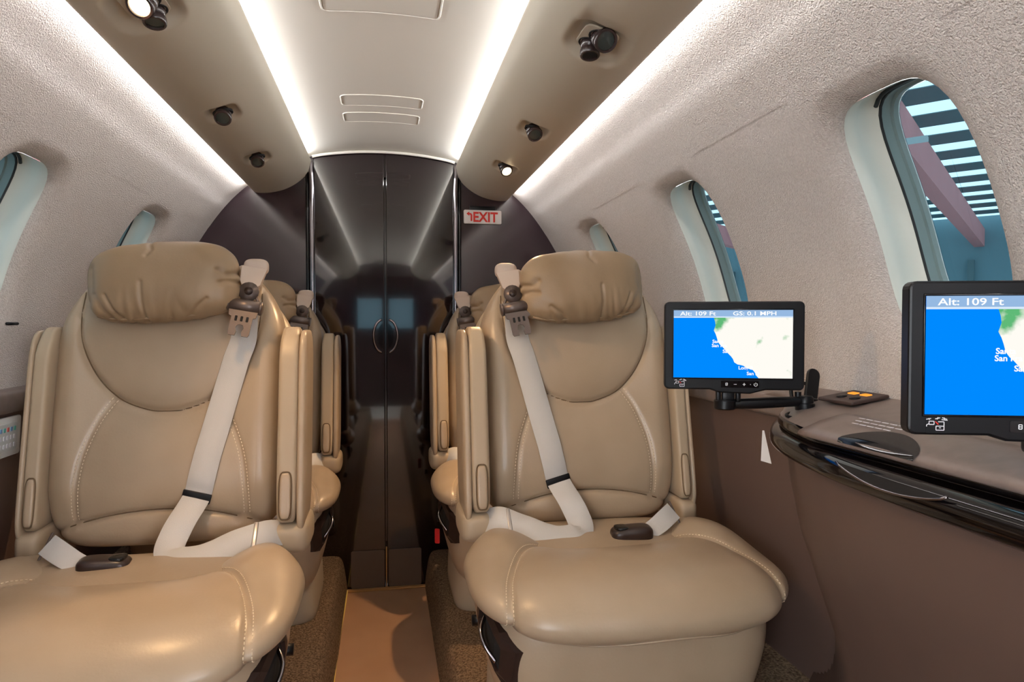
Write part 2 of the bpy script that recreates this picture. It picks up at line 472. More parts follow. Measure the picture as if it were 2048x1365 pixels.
# ---- front bulkhead behind the camera, doorway to the flight deck, windscreens
def flat(name, rects, y, m):
    V = []; Fc = []
    for (x0,x1,z0,z1) in rects:
        o = len(V); V += [(x0,y,z0),(x1,y,z0),(x1,y,z1),(x0,y,z1)]; Fc.append((o,o+1,o+2,o+3))
    return tag(new(name, V, Fc, m, smooth=False), kind='structure')
flat('wall_front', [(-.9,-.26,-.05,1.6),(.26,.9,-.05,1.6),(-.26,.26,1.36,1.6)], YF, M_LACQ2)
flat('wall_cockpit', [(-.9,.9,-.05,.86),(-.9,.9,1.2,1.6),(-.9,-.55,.86,1.2),(.55,.9,.86,1.2),(-.04,.04,.86,1.2)], -3.3, M_DARKBROWN)
for k, x0 in ((1,-.55),(2,.04)):
    tag(new('windscreen_%d' % k, [(x0,-3.31,.86),(x0+.51,-3.31,.86),(x0+.51,-3.31,1.2),(x0,-3.31,1.2)], [(0,1,2,3)], M_PANE, smooth=False), kind='structure')
new_o = new('wall_vestibule', [(.75,-3.3,-.05),(.75,YF,-.05),(.75,YF,1.6),(.75,-3.3,1.6),(-.75,-3.3,1.6),(-.75,YF,1.6),(-.75,-3.3,-.05),(-.75,YF,-.05)], [(0,1,2,3),(3,2,5,4),(0,6,7,1)], M_CEIL, smooth=False)
tag(new_o, kind='structure')

# ---- floor: dropped aisle and carpeted side plinths
fl = new('floor', [(-.14,YF,0),(.14,YF,0),(.14,YB+.02,0),(-.14,YB+.02,0)], [(0,1,2,3)], M_FLOOR, smooth=False); tag(fl, 'tan vinyl aisle floor', kind='structure')
for s in (1,-1):
    prof = catmull([(.130,.0),(.134,.035),(.142,.085),(.150,.108),(.166,.118),(.22,.120),(.49,.120)],4)+[np.array(p) for p in ((.5,.125),(.505,.25),(.52,.268),(.80,.275))]
    rows = [[np.array([s*p[0], y, p[1]]) for p in prof] for y in np.linspace(YF,YB,30)]
    tag(fixn(new('floor_plinth', *grid(rows), M_CARPET)), 'brown speckled carpet on the raised %s side floor' % ('right' if s>0 else 'left'), kind='structure')
t = tube('trim_8', [(-.133+.0015*math.sin(y*9), y, .005+.001*math.sin(y*23)) for y in np.linspace(YF,YB-.02,80)], .004, M_GOLD, None, 6); tag(t, kind='structure')

# ================================================================== LOWER SIDE WALLS, LEDGES, CONSOLE
def lower(side, y0, y1, n=12):
    """ledge top, rounded nose, shadow gap and brown lower panel"""
    led = catmull([(.704,.781),(.692,.779),(.682,.774),(.678,.764),(.677,.750),(.679,.739),(.686,.736)],4)
    rows = [[np.array([side*p[0], y, p[1]]) for p in led] for y in np.linspace(y0,y1,n)]
    a = fixn(new('ledge_top', *grid(rows), M_LEDGE))
    prof = [(.686,.736),(.690,.735),(.691,.70),(.700,.55),(.715,.40),(.735,.268)]
    rows = [[np.array([side*p[0], y, p[1]]) for p in prof] for y in np.linspace(y0,y1,n)]
    b = sharp(fixn(new('lower_panel', *grid(rows), M_BROWN)), 40)
    e = empty('side_ledge', (side*.66,(y0+y1)/2,.27))
    for o in (a,b): o.parent = e; o.matrix_parent_inverse = Matrix.Translation(-Vector(e.location))
    return e
tag(lower(-1, YD, YB-.002, 30), 'brown side ledge with rounded grey top under the left windows', 'side ledge')
tag(lower(1, .90, YB-.002, 14), 'brown side ledge with rounded grey top behind the right front seat', 'side ledge')

for s in (1,-1):
    rows = [[np.array([s*x, y, z]) for x, z in ((.71,.80),(.75,.74),(.78,.5),(.80,.2),(.80,-.05))] for y in np.linspace(YD,YB+.02,8)]
    tag(fixn(new('wall_lower', *grid(rows), M_DARKBROWN)), kind='structure')
# right-hand console with fold-out table lid and gloss black nose
EY = np.array([1.045,1.02,.97,.90,.83,.73,.62,.5,.2,YF]); EX = np.array([.668,.640,.592,.560,.540,.519,.511,.510,.512,.515])
def ex(y): return float(np.interp(-y, -EY, EX))
def smooth_ex(y): return sum(ex(y+d) for d in (-.03,-.015,0,.015,.03))/5 if y < 1.01 else ex(y)
con = empty('side_console', (.62,.5,.27), 'brown side console with glossy black rounded nose under the right window', 'console')
CO = np.array(con.location)
cy = list(np.linspace(1.045,.40,60)) + list(np.linspace(.37,YD,16))
def crow(prof_fn, name, m, ang=None):
    rows = [[np.array([p[0],y,p[1]])-CO for p in prof_fn(y)] for y in cy]
    o = fixn(new(name, *grid(rows), m, con)); 
    if ang: sharp(o, ang)
    return o
def lidx(y): return max(.548, smooth_ex(y)+.016)
def ctop(y):
    xl = lidx(y); return [(.705,.797),(.67,.791),(.63,.782),(max(.60,xl+.012),.7755),(xl+.006,.764),(xl+.002,.7605)]
crow(ctop, 'console_top', M_LEDGE)
def cnose(y):
    e = smooth_ex(y); xl = lidx(y)
    k = float(sm(np.array(1.045-y), 0, .12))       # the nose dies into the wall at its far tip
    d = lambda z: .752-(.752-z)*(.35+.65*k)
    pts = [(xl+.002,.7605),(xl-.001,.757),(xl-.002,d(.748)),(xl+.004,d(.7435)),(min(xl+.002,e+.03),d(.7425)),(e+.018,d(.7435)),(e+.008,d(.7405)),(e+.002,d(.735)),(e,d(.727)),(e+.002,d(.719)),(e+.008,d(.713)),(e+.020,d(.710))]
    return [tuple(p) for p in catmull(pts,3)]
crow(cnose, 'gloss_nose', M_GLOSSBLK)
def clow(y):
    e = smooth_ex(y); k = float(sm(np.array(1.045-y), 0, .12)); z0 = .752-(.752-.710)*(.35+.65*k)
    return [(e+.020,z0),(e+.030,z0-.006),(e+.036,.66),(e+.055,.58),(max(e+.12,.68),.40),(.715,.268)]
crow(clow, 'console_panel', M_BROWN, 50)
# table lid: soft-edged flap lying along the console
lid_rows = []
for y in np.linspace(.815,.06,40):
    e = max(.0,0); f = float(sm(np.array(.815-y),0,.012)); xl = .5475
    lid_rows.append([np.array(p)-CO for p in [(.617,y,.7775),(.614,y,.7797+.001*f),(.60,y,.7775+.002*f),(.575,y,.771+.0025*f),(xl+.004,y,.7625+.003*f),(xl-.004,y,.7590+.002*f),(xl-.0065,y,.7545),(xl-.003,y,.752)]])
v, f_ = grid(lid_rows); f_.append(tuple(range(8)))
fixn(new('table_lid', v, f_, M_LEDGE, con))
# lower grip scoop: recessed finger pull in the nose
sc_path = [(smooth_ex(y)-.0015+.004*k_, y, .7405-.0135*math.sin(math.pi*t_)**.7) for t_, y, k_ in [(t, .70-.165*t, 0) for t in np.linspace(0,1,24)]]
tube('grip_edge', [np.array(p)-CO for p in sc_path], .0016, M_CHROME, con, 6)
rows = []
for t_ in np.linspace(0.02,.98,24):
    y = .70-.165*t_; d_ = .0135*math.sin(math.pi*t_)**.7
    rows.append([np.array([smooth_ex(y)-.0018,y,.7405-d_*q])-CO for q in np.linspace(0,1,5)])
new('grip_recess', *grid(rows), M_BLACKM, con)
# finger scoop in the front edge of the table lid
rows = []
for t_ in np.linspace(.02,.98,24):
    y = .735-.125*t_; d_ = math.sin(math.pi*t_)**.6
    rows.append([np.array([.5405+.0345*q*d_, y, .7595+.0145*q*d_+.0022*(q > 0)-.002*(q == 0)])-CO for q in np.linspace(0,1,6)])
new('lid_scoop', *grid(rows), M_GLOSSBLK, con)
# placard of small print on the lid
pl = empty('placard', (.585,.70,.774), 'small printed white placard on the table lid of the console', 'placard')
for r_ in range(3):
    for k in range(9 - 2*r_):
        y = .755-.0135*k-.004*r_; x = .592-.008*r_
        z = .7785-.0305*(.60-x)/.055*.55
        o = rbox('print_dash', (.0022,.010,.0005), (x-.585, y-.70, .7742+.30*(x-.575)+.0022-.774), M_PRINT, pl, 0)

# indicator plate at the wall end of the console
ip = empty('indicator_plate', (.665,.868,.792), 'dark switch plate with two amber indicators on the ledge below the right window', 'switch plate')
sl = Vector((1,0,.16)).normalized(); nz = Vector((-.16,0,1)).normalized()
F_ = lambda x,y,h: tuple(sl*x + Vector((0,1,0))*y + nz*h)
prism('plate', rrect(.062,.075,.003,2), .005, M_DARKBROWN, ip, frame4((0,0,0),sl,(0,1,0),nz), .0018)
for k in (-1,1):
    prism('indicator', rrect(.010,.016,.002,2), .0012, M_AMBER, ip, frame4(F_(.012,k*.013,.005),sl,(0,1,0),nz))
    lathe('button', [(.0075,0),(.0075,.0015),(.006,.0022),(.0001,.0022)], F_(-.010,k*.014-.004,.005), M_BLACK, ip, nz, 16)

# ================================================================== SEATS
ZB = .12; Y0 = 1.30
U_SEAM = catmull([(-.158,.985),(-.160,.93),(-.152,.868),(-.126,.81),(-.085,.765),(-.035,.743),(.0,.739),(.035,.743),(.085,.765),(.126,.81),(.152,.868),(.160,.93),(.158,.985)],6)
SIDE_R = catmull([(.087,.766),(.112,.725),(.133,.67),(.142,.62),(.145,.565),(.144,.546)],6)
SIDE_L = [np.array([-p[0],p[1]]) for p in SIDE_R]
BOT = catmull([(-.200,.512),(-.15,.536),(-.08,.556),(0,.563),(.08,.557),(.15,.540),(.200,.518)],6)
CS_R = catmull([(.228,.905),(.222,.96),(.210,1.03),(.180,1.11),(.14,1.165),(.09,1.195)],6)
CS_L = [np.array([-p[0],p[1]]) for p in CS_R]

def seat(side, name, label, cushion_shift=0.):
    root = empty(name, (side*.40, Y0, ZB), label, 'seat', 'cabin seats')
    def T(p): return np.array([side*p[0], p[1]-Y0, p[2]-ZB])
    def put(nm, P, Fc, m, parent=root, smooth=True):
        V = [T(p) for p in P]
        return fixn(new(nm, V, Fc, m, parent, smooth))
    # --- pedestal and skirt
    u, P, Fc = superell((20,16,10), (.200,.165,.105), 7, 9, 'z'); P = P + np.array([0,1.205,.225])
    P[:,0] *= 1+.25*(.33-P[:,2]).clip(0,.2)
    ped = put('pedestal', P, Fc, M_PED)
    u, P, Fc = superell((40,36,24), (.240,.195,.145), 4.5, 5, 'z'); P = P + np.array([0,1.165,.345])
    low = sm(-P[:,2], -.40, -.20)
    P[:,0] *= 1-.14*low; P[:,1] = 1.20+(P[:,1]-1.20)*(1-.12*low)
    # the skirt top rises towards the rear at both sides
    topk = sm(P[:,2], .40, .49)*sm(P[:,1], 1.0, 1.3); P[:,2] += .022*topk
    skirt = put('skirt', P, Fc, M_LEATHER); SP, SF = P.copy(), Fc
    # --- seat cushion
    u, P, Fc = superell((92,64,30), (.268,.212,.058), 3.1, 2.25, 'z')
    ctr = np.array([0,1.122,.470]); D = P/np.array([.268,.212,.058]); P = P + ctr
    top = sm(u[:,2], -.2, .5)
    P[:,0] *= 1-.13*sm(P[:,1], 1.17, 1.33)
    rx = P[:,0]
    P[:,2] += -.032*top*np.exp(-(rx/.165)**4)*sm(P[:,1], 1.02, 1.20) + .020*top*np.exp(-((np.abs(rx)-.20)/.07)**2)*sm(P[:,1],1.05,1.2)
    P[:,2] -= .012*sm(-P[:,1], -1.02, -.91)*(1-sm(u[:,2], .1, .95))
    # crease folds at the back of the pan
    P[:,2] -= .006*top*np.exp(-((P[:,1]-(1.165+.10*(rx/.2)**2))/.010)**2)*np.exp(-(rx/.18)**6)
    nd = D*np.array([1/.268,1/.212,1/.058]); nd /= np.linalg.norm(nd,axis=1)[:,None]
    for cs in (CS_L, CS_R):
        d = dist_poly(P[:,:2], cs)
        k = np.exp(-(d/.0055)**2)*.0060 + np.exp(-(d/.024)**2)*.0045
        P -= nd*(k*sm(u[:,2], -.75, -.3))[:,None]
    cush = put('seat_cushion', P, Fc, M_LEATHER)
    cb = BVHTree.FromPolygons([tuple(p) for p in P], [tuple(f) for f in Fc])
    def cfront(x, z):
        h = cb.ray_cast(Vector((x,.5,z)), Vector((0,1,0))); return h[0].y if h[0] else .93
    KY = 1+cushion_shift/.424
    def ctopz(x, y):
        y = 1.334-(1.334-y)/KY
        h = cb.ray_cast(Vector((x,y,.9)), Vector((0,0,-1))); return h[0].z if h[0] else .47
    CP = P.copy(); u_top = np.where(u[:,2] > .05)[0]
    def on_cushion(x, y, z=None):
        Q = CP[u[:,2] > -.6]
        if z is None:
            d = (Q[:,0]-x)**2+(Q[:,1]-y)**2 - (Q[:,2]-.4)*1e-4; 
        else:
            d = (Q[:,0]-x)**2+(Q[:,2]-z)**2 + (Q[:,1]-.9)**2*.02
        return Q[np.argmin(d)]
    # stitching along the cushion seams
    V = []; Fs = []
    def dash(a, b, w, h, nrm):
        t = b-a; L = np.linalg.norm(t); t /= L; s = np.cross(t, nrm); s /= np.linalg.norm(s); o = len(V)
        for q in (a,b):
            for (i,j) in ((-1,0),(1,0),(1,1),(-1,1)): V.append(q + s*w*i + nrm*h*j - nrm*.0005)
        Fs.extend([(o,o+1,o+2,o+3),(o+4,o+7,o+6,o+5),(o,o+4,o+5,o+1),(o+1,o+5,o+6,o+2),(o+2,o+6,o+7,o+3),(o+3,o+7,o+4,o)])
    Q = CP; un = nd
    sel = np.where(u[:,2] > -.55)[0]
    def stitch_line(poly, off, pitch=.0062):
        poly = np.array(poly); tt = np.gradient(poly, axis=0); tt /= np.linalg.norm(tt,axis=1)[:,None]
        q = poly + np.stack([-tt[:,1], tt[:,0]],1)*off
        # lift the plan curve on the cushion surface and let it run on down the nose
        pts = []
        for p in q:
            h = cb.ray_cast(Vector((p[0],p[1],.9)), Vector((0,0,-1)))
            if h[0] is None or h[1].z < .25: continue
            n_ = np.array(h[1]); pts.append((np.array(h[0]), n_ if n_[2] > 0 else -n_))
        f0 = pts[0][0]; front = []
        for z in np.linspace(.440, f0[2]-.003, 12):
            h = cb.ray_cast(Vector((f0[0],.5,z)), Vector((0,1,0)))
            if h[0] is None: continue
            n_ = np.array(h[1]); front.append((np.array(h[0]), n_ if n_[1] < 0 else -n_))
        pts = front + pts
        L = 0; cur = []
        A = np.array([p for p,_ in pts]); s = np.concatenate([[0],np.cumsum(np.linalg.norm(np.diff(A,axis=0),axis=1))]); Nn = np.array([n for _,n in pts])
        x = 0
        while x+.0035 < s[-1]:
            a = np.array([np.interp(x,s,A[:,k]) for k in range(3)]); b = np.array([np.interp(x+.0035,s,A[:,k]) for k in range(3)]); n = np.array([np.interp(x,s,Nn[:,k]) for k in range(3)])
            n /= np.linalg.norm(n); dash(a, b, .0006, .0014, n); x += pitch
    for cs in (CS_L, CS_R):
        stitch_line(cs, .0052); stitch_line(cs, -.0052)
    o = put('stitching', V, Fs, M_STITCH, cush, False); o['kind'] = 'stuff'
    # front piping, arched under the nose
    pp = []
    for x in np.linspace(-.15,.165,30):
        z = .4265 + .012*math.exp(-((x-.03)/.10)**2); pp.append(np.array([x, cfront(x,z)-.0005, z]))
    v, f = tube_geo(pp, .0021, 6); put('front_piping', v, f, M_LEATHER, cush)
    if cushion_shift:
        skirt.location.y -= cushion_shift; cush.scale.y = KY; cush.location.y = .034*(1-KY)
    # --- recline handle in its dark bezel on the aisle side
    sb = BVHTree.FromPolygons([tuple(p) for p in SP], [tuple(f) for f in SF])
    def sx_(y, z):
        h = sb.ray_cast(Vector((-.6,y,z)), Vector((1,0,0))); return h[0].x if h[0] else -.235
    ol = [(1.120,.436),(1.085,.448),(1.015,.425),(.992,.402),(1.004,.345),(1.016,.343),(1.092,.388),(1.122,.416)]
    V_, F__ = ring_prism(ol, .2, 1., 0, 0.)
    V_ = [np.array([sx_(p[1],p[2]) + (.004 if abs(p[0]) < .5 else -.012), p[1], p[2]]) for p in V_]
    bz = put('recline_bezel', V_, F__, M_BUCKLE, skirt, False)
    cc = np.mean(np.array(ol),axis=0); inner = [cc+(np.array(p)-cc)*.76 for p in ol]
    ni = len(inner); mid = [cc+(np.array(p)-cc)*.5 for p in inner]; put('handle_well', [np.array([sx_(p[0],p[1])-.0060,p[0],p[1]]) for p in inner+mid+[cc]], [(i,(i+1)%ni,ni+(i+1)%ni,ni+i) for i in range(ni)]+[(ni+i,ni+(i+1)%ni,2*ni) for i in range(ni)], M_BLACKM, bz, False)
    hp = catmull([(sx_(1.03,.372)-.006,1.030,.372),(sx_(1.04,.395)-.017,1.042,.395),(sx_(1.06,.415)-.017,1.060,.412),(sx_(1.08,.425)-.006,1.082,.424)],6)
    v, f = tube_geo(hp, .0035, 8); put('lever', v, f, M_CHROME, bz)
    v, f = tube_geo([(-.215,1.245,.345),(-.243,1.245,.345)], .010, 12); put('release_knob', v, f, M_BLACK, skirt)
    # --- backrest
    rake = .20
    u, P, Fc = superell((96,14,118), (.201,.060,.262), 6.5, 3.4, 'y'); D = P.copy()
    P = P + np.array([0,0,.757])
    P[:,0] *= 1-.30*sm(P[:,2], .86, 1.06)**1.3
    front = sm(-u[:,1], -.1, .6)
    seamP = P[:,[0,2]]
    dU = dist_poly(seamP, U_SEAM); dS = np.minimum(dist_poly(seamP, SIDE_L), dist_poly(seamP, SIDE_R)); dB = dist_poly(seamP, BOT)
    dall = np.minimum(np.minimum(dU, dS*1.0), dB)
    puff = .016*(1-np.exp(-np.minimum(dU,dB)/.040)) + .004*(1-np.exp(-dS/.03))
    groove = .006*np.exp(-(np.minimum(dU,dB)/.0045)**2) + .0035*np.exp(-(dS/.005)**2)
    inU = (np.abs(P[:,0]) < .16) & (P[:,2] > .739) 
    P[:,1] += front*(groove-puff)
    # side bolsters stand proud of the centre
    P[:,1] -= front*.010*np.exp(-((np.abs(P[:,0])-.168)/.03)**2)*sm(P[:,2],.55,.62)*(1-sm(P[:,2],.86,.95))
    P[:,1] += front*.010*np.exp(-(P[:,0]/.11)**2)*np.exp(-((P[:,2]-.66)/.09)**2)*.5
    P[:,1] += 1.412 + (P[:,2]-.757)*rake
    back = put('backrest', P, Fc, M_LEATHER)
    BP = P.copy(); bsel = np.where(u[:,1] < -.2)[0]
    bb = BVHTree.FromPolygons([tuple(p) for p in P], [tuple(f) for f in Fc])
    def by(x, z):
        h = bb.ray_cast(Vector((x,.8,z)), Vector((0,1,0))); return h[0].y if h[0] else 1.40
    V = []; Fs = []
    nrm = np.array([0,-1,.2]); nrm /= np.linalg.norm(nrm)
    for poly in (SIDE_L, SIDE_R):
        poly = np.array(poly); tt = np.gradient(poly,axis=0); tt /= np.linalg.norm(tt,axis=1)[:,None]
        for off in (.005,-.005):
            q = poly + np.stack([-tt[:,1],tt[:,0]],1)*off
            s = np.concatenate([[0],np.cumsum(np.linalg.norm(np.diff(q,axis=0),axis=1))]); x = .004
            while x+.0035 < s[-1]:
                a = np.array([np.interp(x,s,q[:,0]),0,np.interp(x,s,q[:,1])]); b = np.array([np.interp(x+.0035,s,q[:,0]),0,np.interp(x+.0035,s,q[:,1])])
                a[1] = by(a[0],a[2]); b[1] = by(b[0],b[2]); dash(a,b,.0006,.0013,nrm); x += .0062
    o = put('stitching', V, Fs, M_STITCH, back, False); o['kind'] = 'stuff'
    for poly in (U_SEAM, BOT):
        q = [p for p in poly if abs(p[0]) < .19 and p[1] < .965]; pth = [np.array([p[0], by(p[0],p[1])-.0003, p[1]]) for p in q]
        yy = np.array([p[1] for p in pth]); yy2 = np.convolve(np.pad(yy,2,'edge'), np.ones(5)/5, 'valid')
        for p, y_ in zip(pth, yy2): p[1] = y_
        v, f = tube_geo(pth, .0012, 6); put('seam_shade_line', v, f, M_SEAM_SHADE, back)  # dark tube laid in the groove paints the recess shade along the seam
    # --- rear shell and its padded edge
    u, P, Fc = superell((36,10,44), (.212,.045,.268), 5, 3.5, 'y'); P = P + np.array([0,0,.752])
    P[:,0] *= 1-.42*sm(P[:,2], .84, 1.05)**1.25; P[:,1] += 1.478 + (P[:,2]-.757)*rake
    put('back_shell', P, Fc, M_PLASTIC)
    # --- head pillow
    u, P, Fc = superell((110,22,64), (.131,.050,.071), 3.6, 2.3, 'y'); CR = np.zeros(len(P))
    for ln_, dp, wd_ in (([(.028,-.07),(.030,-.035),(.029,.0)],.0035,.0030),([(.066,-.066),(.080,-.045),(.092,-.020)],.0035,.0035),([(.082,-.066),(.098,-.045),(.112,-.018)],.0040,.0035),([(-.135,.010),(-.112,.006),(-.100,.016)],.0050,.0050),([(-.135,-.012),(-.115,-.006),(-.102,-.008)],.0045,.0045),([(-.045,-.068),(-.060,-.050),(-.078,-.036)],.0030,.0035),([(.02,.072),(.012,.055),(.020,.046)],.0025,.0040),([(.118,.03),(.116,.0),(.122,-.03)],.0040,.0060)):
        CR += dp*np.exp(-(dist_poly(P[:,[0,2]], ln_)/wd_)**2)*(u[:,1] < .3)
    bw = sm(-u[:,2], -.1, .9); ew = sm(np.abs(u[:,0]), .55, .95)
    wr = np.zeros(len(P))
    for i, p in enumerate(P):
        x, y, z = p
        wr[i] = mn.noise(Vector((x*34+ (side+1)*7, z*9, y*14)))
    fold = .0032*bw*np.sin(P[:,0]*95 + P[:,2]*70 + wr*9.)*(.35+.65*np.abs(wr)*2)*np.exp(-((np.abs(P[:,0])-.05)/.07)**2)
    P += (P/np.array([.131**2,.05**2,.071**2]))/np.linalg.norm(P/np.array([.131**2,.05**2,.071**2]),axis=1)[:,None]*(fold*.55 + .0035*wr*(.4+ew) - CR)[:,None]
    P[:,2] += .010*u[:,2]*(1-np.abs(u[:,0]))*.5
    tilt = math.radians(4.0)*side
    x0 = P[:,0].copy(); P[:,0] = x0*math.cos(tilt)-P[:,2]*math.sin(tilt)*1; P[:,2] = P[:,2]*math.cos(tilt)+x0*math.sin(tilt)
    P = P + np.array([.0,1.352,.979]); P[:,1] += (P[:,2]-.979)*.12
    pil = put('head_pillow', P, Fc, M_LEATHER2)
    HP = P.copy()
    pp = []
    for x in np.linspace(-.108,.108,26):
        z = .979-.066 + .010*(x/.108)**4 + x*math.sin(tilt); pp.append(np.array([x, 1.352-.020-.012*(1-(x/.12)**2), z]))
    v, f = tube_geo(pp, .0026, 6); put('pillow_piping', v, f, M_LEATHER2, pil)
    # pillow strap that wraps behind, at the aisle end
    u, P, Fc = superell((10,10,16), (.026,.024,.046), 3, 3, 'y'); P = P+np.array([-.132,1.412,.972]); put('pillow_strap', P, Fc, M_LEATHER, pil)
    # --- arm rests, folded up beside the back
    for sg in (-1, 1):
        cx = -.222 if sg < 0 else .206; ka = 1. if sg < 0 else .72; ky = 0. if sg < 0 else .028
        u, P, Fc = superell((10,16,40), (.0185*ka,.050,.178), 7, 7, 'x'); P = P + np.array([cx,1.345+ky,.718]); P[:,1] += (P[:,2]-.757)*rake
        P[:,1] += .015*sm(P[:,2], .84, .90)*(u[:,1] < 0)
        arm = put('armrest', P, Fc, M_PLASTIC)
        u, P, Fc = superell((8,20,40), (.0095*ka,.066,.184), 7, 4, 'x'); P = P + np.array([cx+sg*.0245*ka,1.362+ky,.706]); P[:,1] += (P[:,2]-.757)*rake
        put('armrest_shell', P, Fc, M_LEATHER, arm)
        zf = .592; yf = 1.345+ky-.050+(zf-.757)*rake
        u, P, Fc = superell((8,6,20), (.0098*ka,.0045,.040), 4, 3, 'y'); P = P + np.array([cx-sg*.001,yf-.001,zf]); P[:,1] += (P[:,2]-zf)*rake
        put('armrest_button', P, Fc, M_LEATHER, arm)
        ol = [(cx-sg*.001+.0112*ka*math.copysign(abs(math.cos(a))**.5,math.cos(a)), yf-.0005+rake*.0415*math.copysign(abs(math.sin(a))**.5,math.sin(a)), zf+.0415*math.copysign(abs(math.sin(a))**.5,math.sin(a))) for a in np.linspace(0,2*math.pi,40)[:-1]]
        v, f = tube_geo(ol, .0012, 6, True); put('button_gap', v, f, M_SEAM_SHADE, arm)
        u, P, Fc = superell((14,16,10), (.034*ka,.070,.030), 4, 4, 'x'); P = P + np.array([cx+sg*.006*ka,1.325+ky,.512]); put('armrest_hinge', P, Fc, M_PLASTIC, arm)
    # --- shoulder harness on the aisle side
    def bpt(x, z, off=.004): return np.array([x, min(by(x+d,z+.28*d) for d in (-.024,-.016,-.008,0,.008,.016,.024))-off*.6, z])
    gx = -.152
    g = [(-.023,0),(.023,0),(.020,-.030),(.012,-.044),(.003,-.040),(-.006,-.044),(-.017,-.034)]
    tilt_v = np.array([.16,-.30,-.94]); tilt_v /= np.linalg.norm(tilt_v); wv = np.array([.97,0,.16]); wv -= tilt_v*(wv@tilt_v); wv /= np.linalg.norm(wv); nv = np.cross(wv, tilt_v); nv *= -1 if nv[1] > 0 else 1
    g0 = np.array([gx-.002,1.368,1.008])
    def plate(nm, outl, base, th, m, parent=root):
        n = len(outl); A = [base + wv*p[0] - tilt_v*p[1] for p in outl]; Bk = [a - nv*th for a in A]
        # outline runs in (across, up); front face towards the cabin
        return put(nm, [a for a in A]+Bk, [tuple(range(n)), tuple(reversed(range(n,2*n)))]+[(i,(i+1)%n,n+(i+1)%n,n+i) for i in range(n)], m, parent, False)
    guide = plate('belt_guide', g, g0+nv*.006, .010, M_TAUPE)
    u, P, Fc = superell((12,8,10), (.023,.012,.016), 3, 3, 'z'); P = P+(g0+np.array([.0,.016,.004])); put('guide_cap', P, Fc, M_TAUPE, guide)
    c1 = g0 + tilt_v*.050
    v, f = tube_geo([c1+nv*.002, c1+nv*.008], .0185, 16); put('guide_ball', v, f, M_HARD, guide)
    v, f = tube_geo([c1+nv*.008, c1+nv*.0105], .008, 12); put('guide_pin', v, f, M_BUCKLE, guide)
    v, f = tube_geo([c1+wv*.013+tilt_v*.005+nv*.004, c1+wv*.024+tilt_v*.022+nv*.006], .0028, 6); put('guide_arm', v, f, M_HARD, guide)
    v, f = tube_geo([c1-wv*.013+tilt_v*.005+nv*.004, c1-wv*.024+tilt_v*.022+nv*.006], .0028, 6); put('guide_arm', v, f, M_HARD, guide)
    c2 = c1 + tilt_v*.030 + nv*.006
    v, f = tube_geo([c2-wv*.027, c2+wv*.027], .0125, 16); put('roller', v, f, M_HARD, guide)
    for k in (-1,1): 
        v, f = tube_geo([c2+wv*k*.027, c2+wv*k*.0305], .0135, 10); put('roller_cheek', v, f, M_HARD, guide)
    lo = [(-.026,0),(.026,0),(.024,-.012),(.019,-.014),(.019,-.046),(.0165,-.050),(.006,-.050),(.0045,-.042),(.0075,-.035),(.0050,-.029),(0,-.0275),(-.005,-.029),(-.0075,-.035),(-.0045,-.042),(-.006,-.050),(-.0165,-.050),(-.019,-.046),(-.019,-.014),(-.024,-.012)]
    b3 = c2 + tilt_v*.010
    lt = plate('latch_tongue', lo, np.array([b3[0],b3[1],b3[2]])+nv*.006, .003, M_HARD, guide)
    for xx in (-.010,.0,.010):
        plate('latch_slot', rrect(.0045,.010,.001,2,xx,-.017), b3+nv*.0066, .0008, M_BLACKM, lt)
    # strap: down over the back, through the slider, loops forward to the lap
    s0 = c2 + tilt_v*.004
    p_end = bpt(-.060,.586,.006)
    path = [s0-nv*.002, bpt(-.134,.875,.007), bpt(-.122,.835,.006), bpt(-.110,.79,.006), bpt(-.099,.745,.006), bpt(-.088,.70,.006), bpt(-.078,.66,.006), bpt(-.069,.62,.006), p_end]
    wd = [(.97,0,.2)]*2+[(.95,0,.28)]*7
    path += [(-.047,1.268,.556),(-.038,1.246,.532),(-.036,1.226,.514),(-.052,1.206,.498),(-.085,1.202,.498),(-.115,1.208,.504),(-.150,1.224,.519),(-.190,1.242,.527),(-.218,1.275,.522)]
    wd += [(.95,-.1,.15),(.85,-.40,-.2),(.62,-.62,-.45),(.25,-.74,-.6),(0,-.76,-.65),(0,-.74,-.67),(0,-.72,-.69),(0,-.72,-.69),(0,-.72,-.69)]
    path = path[:11] + [np.array([p[0],p[1],max(p[2], ctopz(p[0],p[1])+(.010 if i == 0 else .017))]) for i, p in enumerate(path[11:])]
    ribbon('shoulder_belt', path, wd, .047, .0016, M_BELT, root, 8, T)
    dirn = p_end - bpt(-.072,.63,.006); dirn /= np.linalg.norm(dirn); sw = np.array([.95,0,.28]); sw -= dirn*(sw@dirn); sw /= np.linalg.norm(sw); sn = np.cross(sw, dirn); sn *= -1 if sn[1] > 0 else 1
    V, Fc = rbox_geo(.050,.005,.018,.0015)
    put('belt_slider', [p_end + sw*v[0] + sn*(-v[1]) - dirn*v[2] for v in V], Fc, M_BLACK)
    # lap adjuster tongue at the aisle side
    V, Fc = rbox_geo(.008,.004,.052,.0015); pa = np.array(path[-2], float)*.6+np.array(path[-3], float)*.4; wa = np.array([0,-.72,-.69])/.9973; na = np.array([0,-.69,.72])/.9973
    put('belt_adjuster', [pa + np.array([1.,0,0])*v[0] + na*(v[1]+.0025) - wa*v[2] for v in V], Fc, M_STEEL)
    # buckle end on the wall side
    u, P, Fc = superell((24,14,12), (.039,.024,.0155), 4, 3.4, 'z')
    P[:,2] += .003*u[:,0]; bk = Matrix.Rotation(math.radians(-8),3,'Z')
    P = np.array([np.array(bk @ Vector(p)) for p in P]) + np.array([.052,1.195,ctopz(.052,1.195)+.0145]); buck = put('buckle', P, Fc, M_BUCKLE)
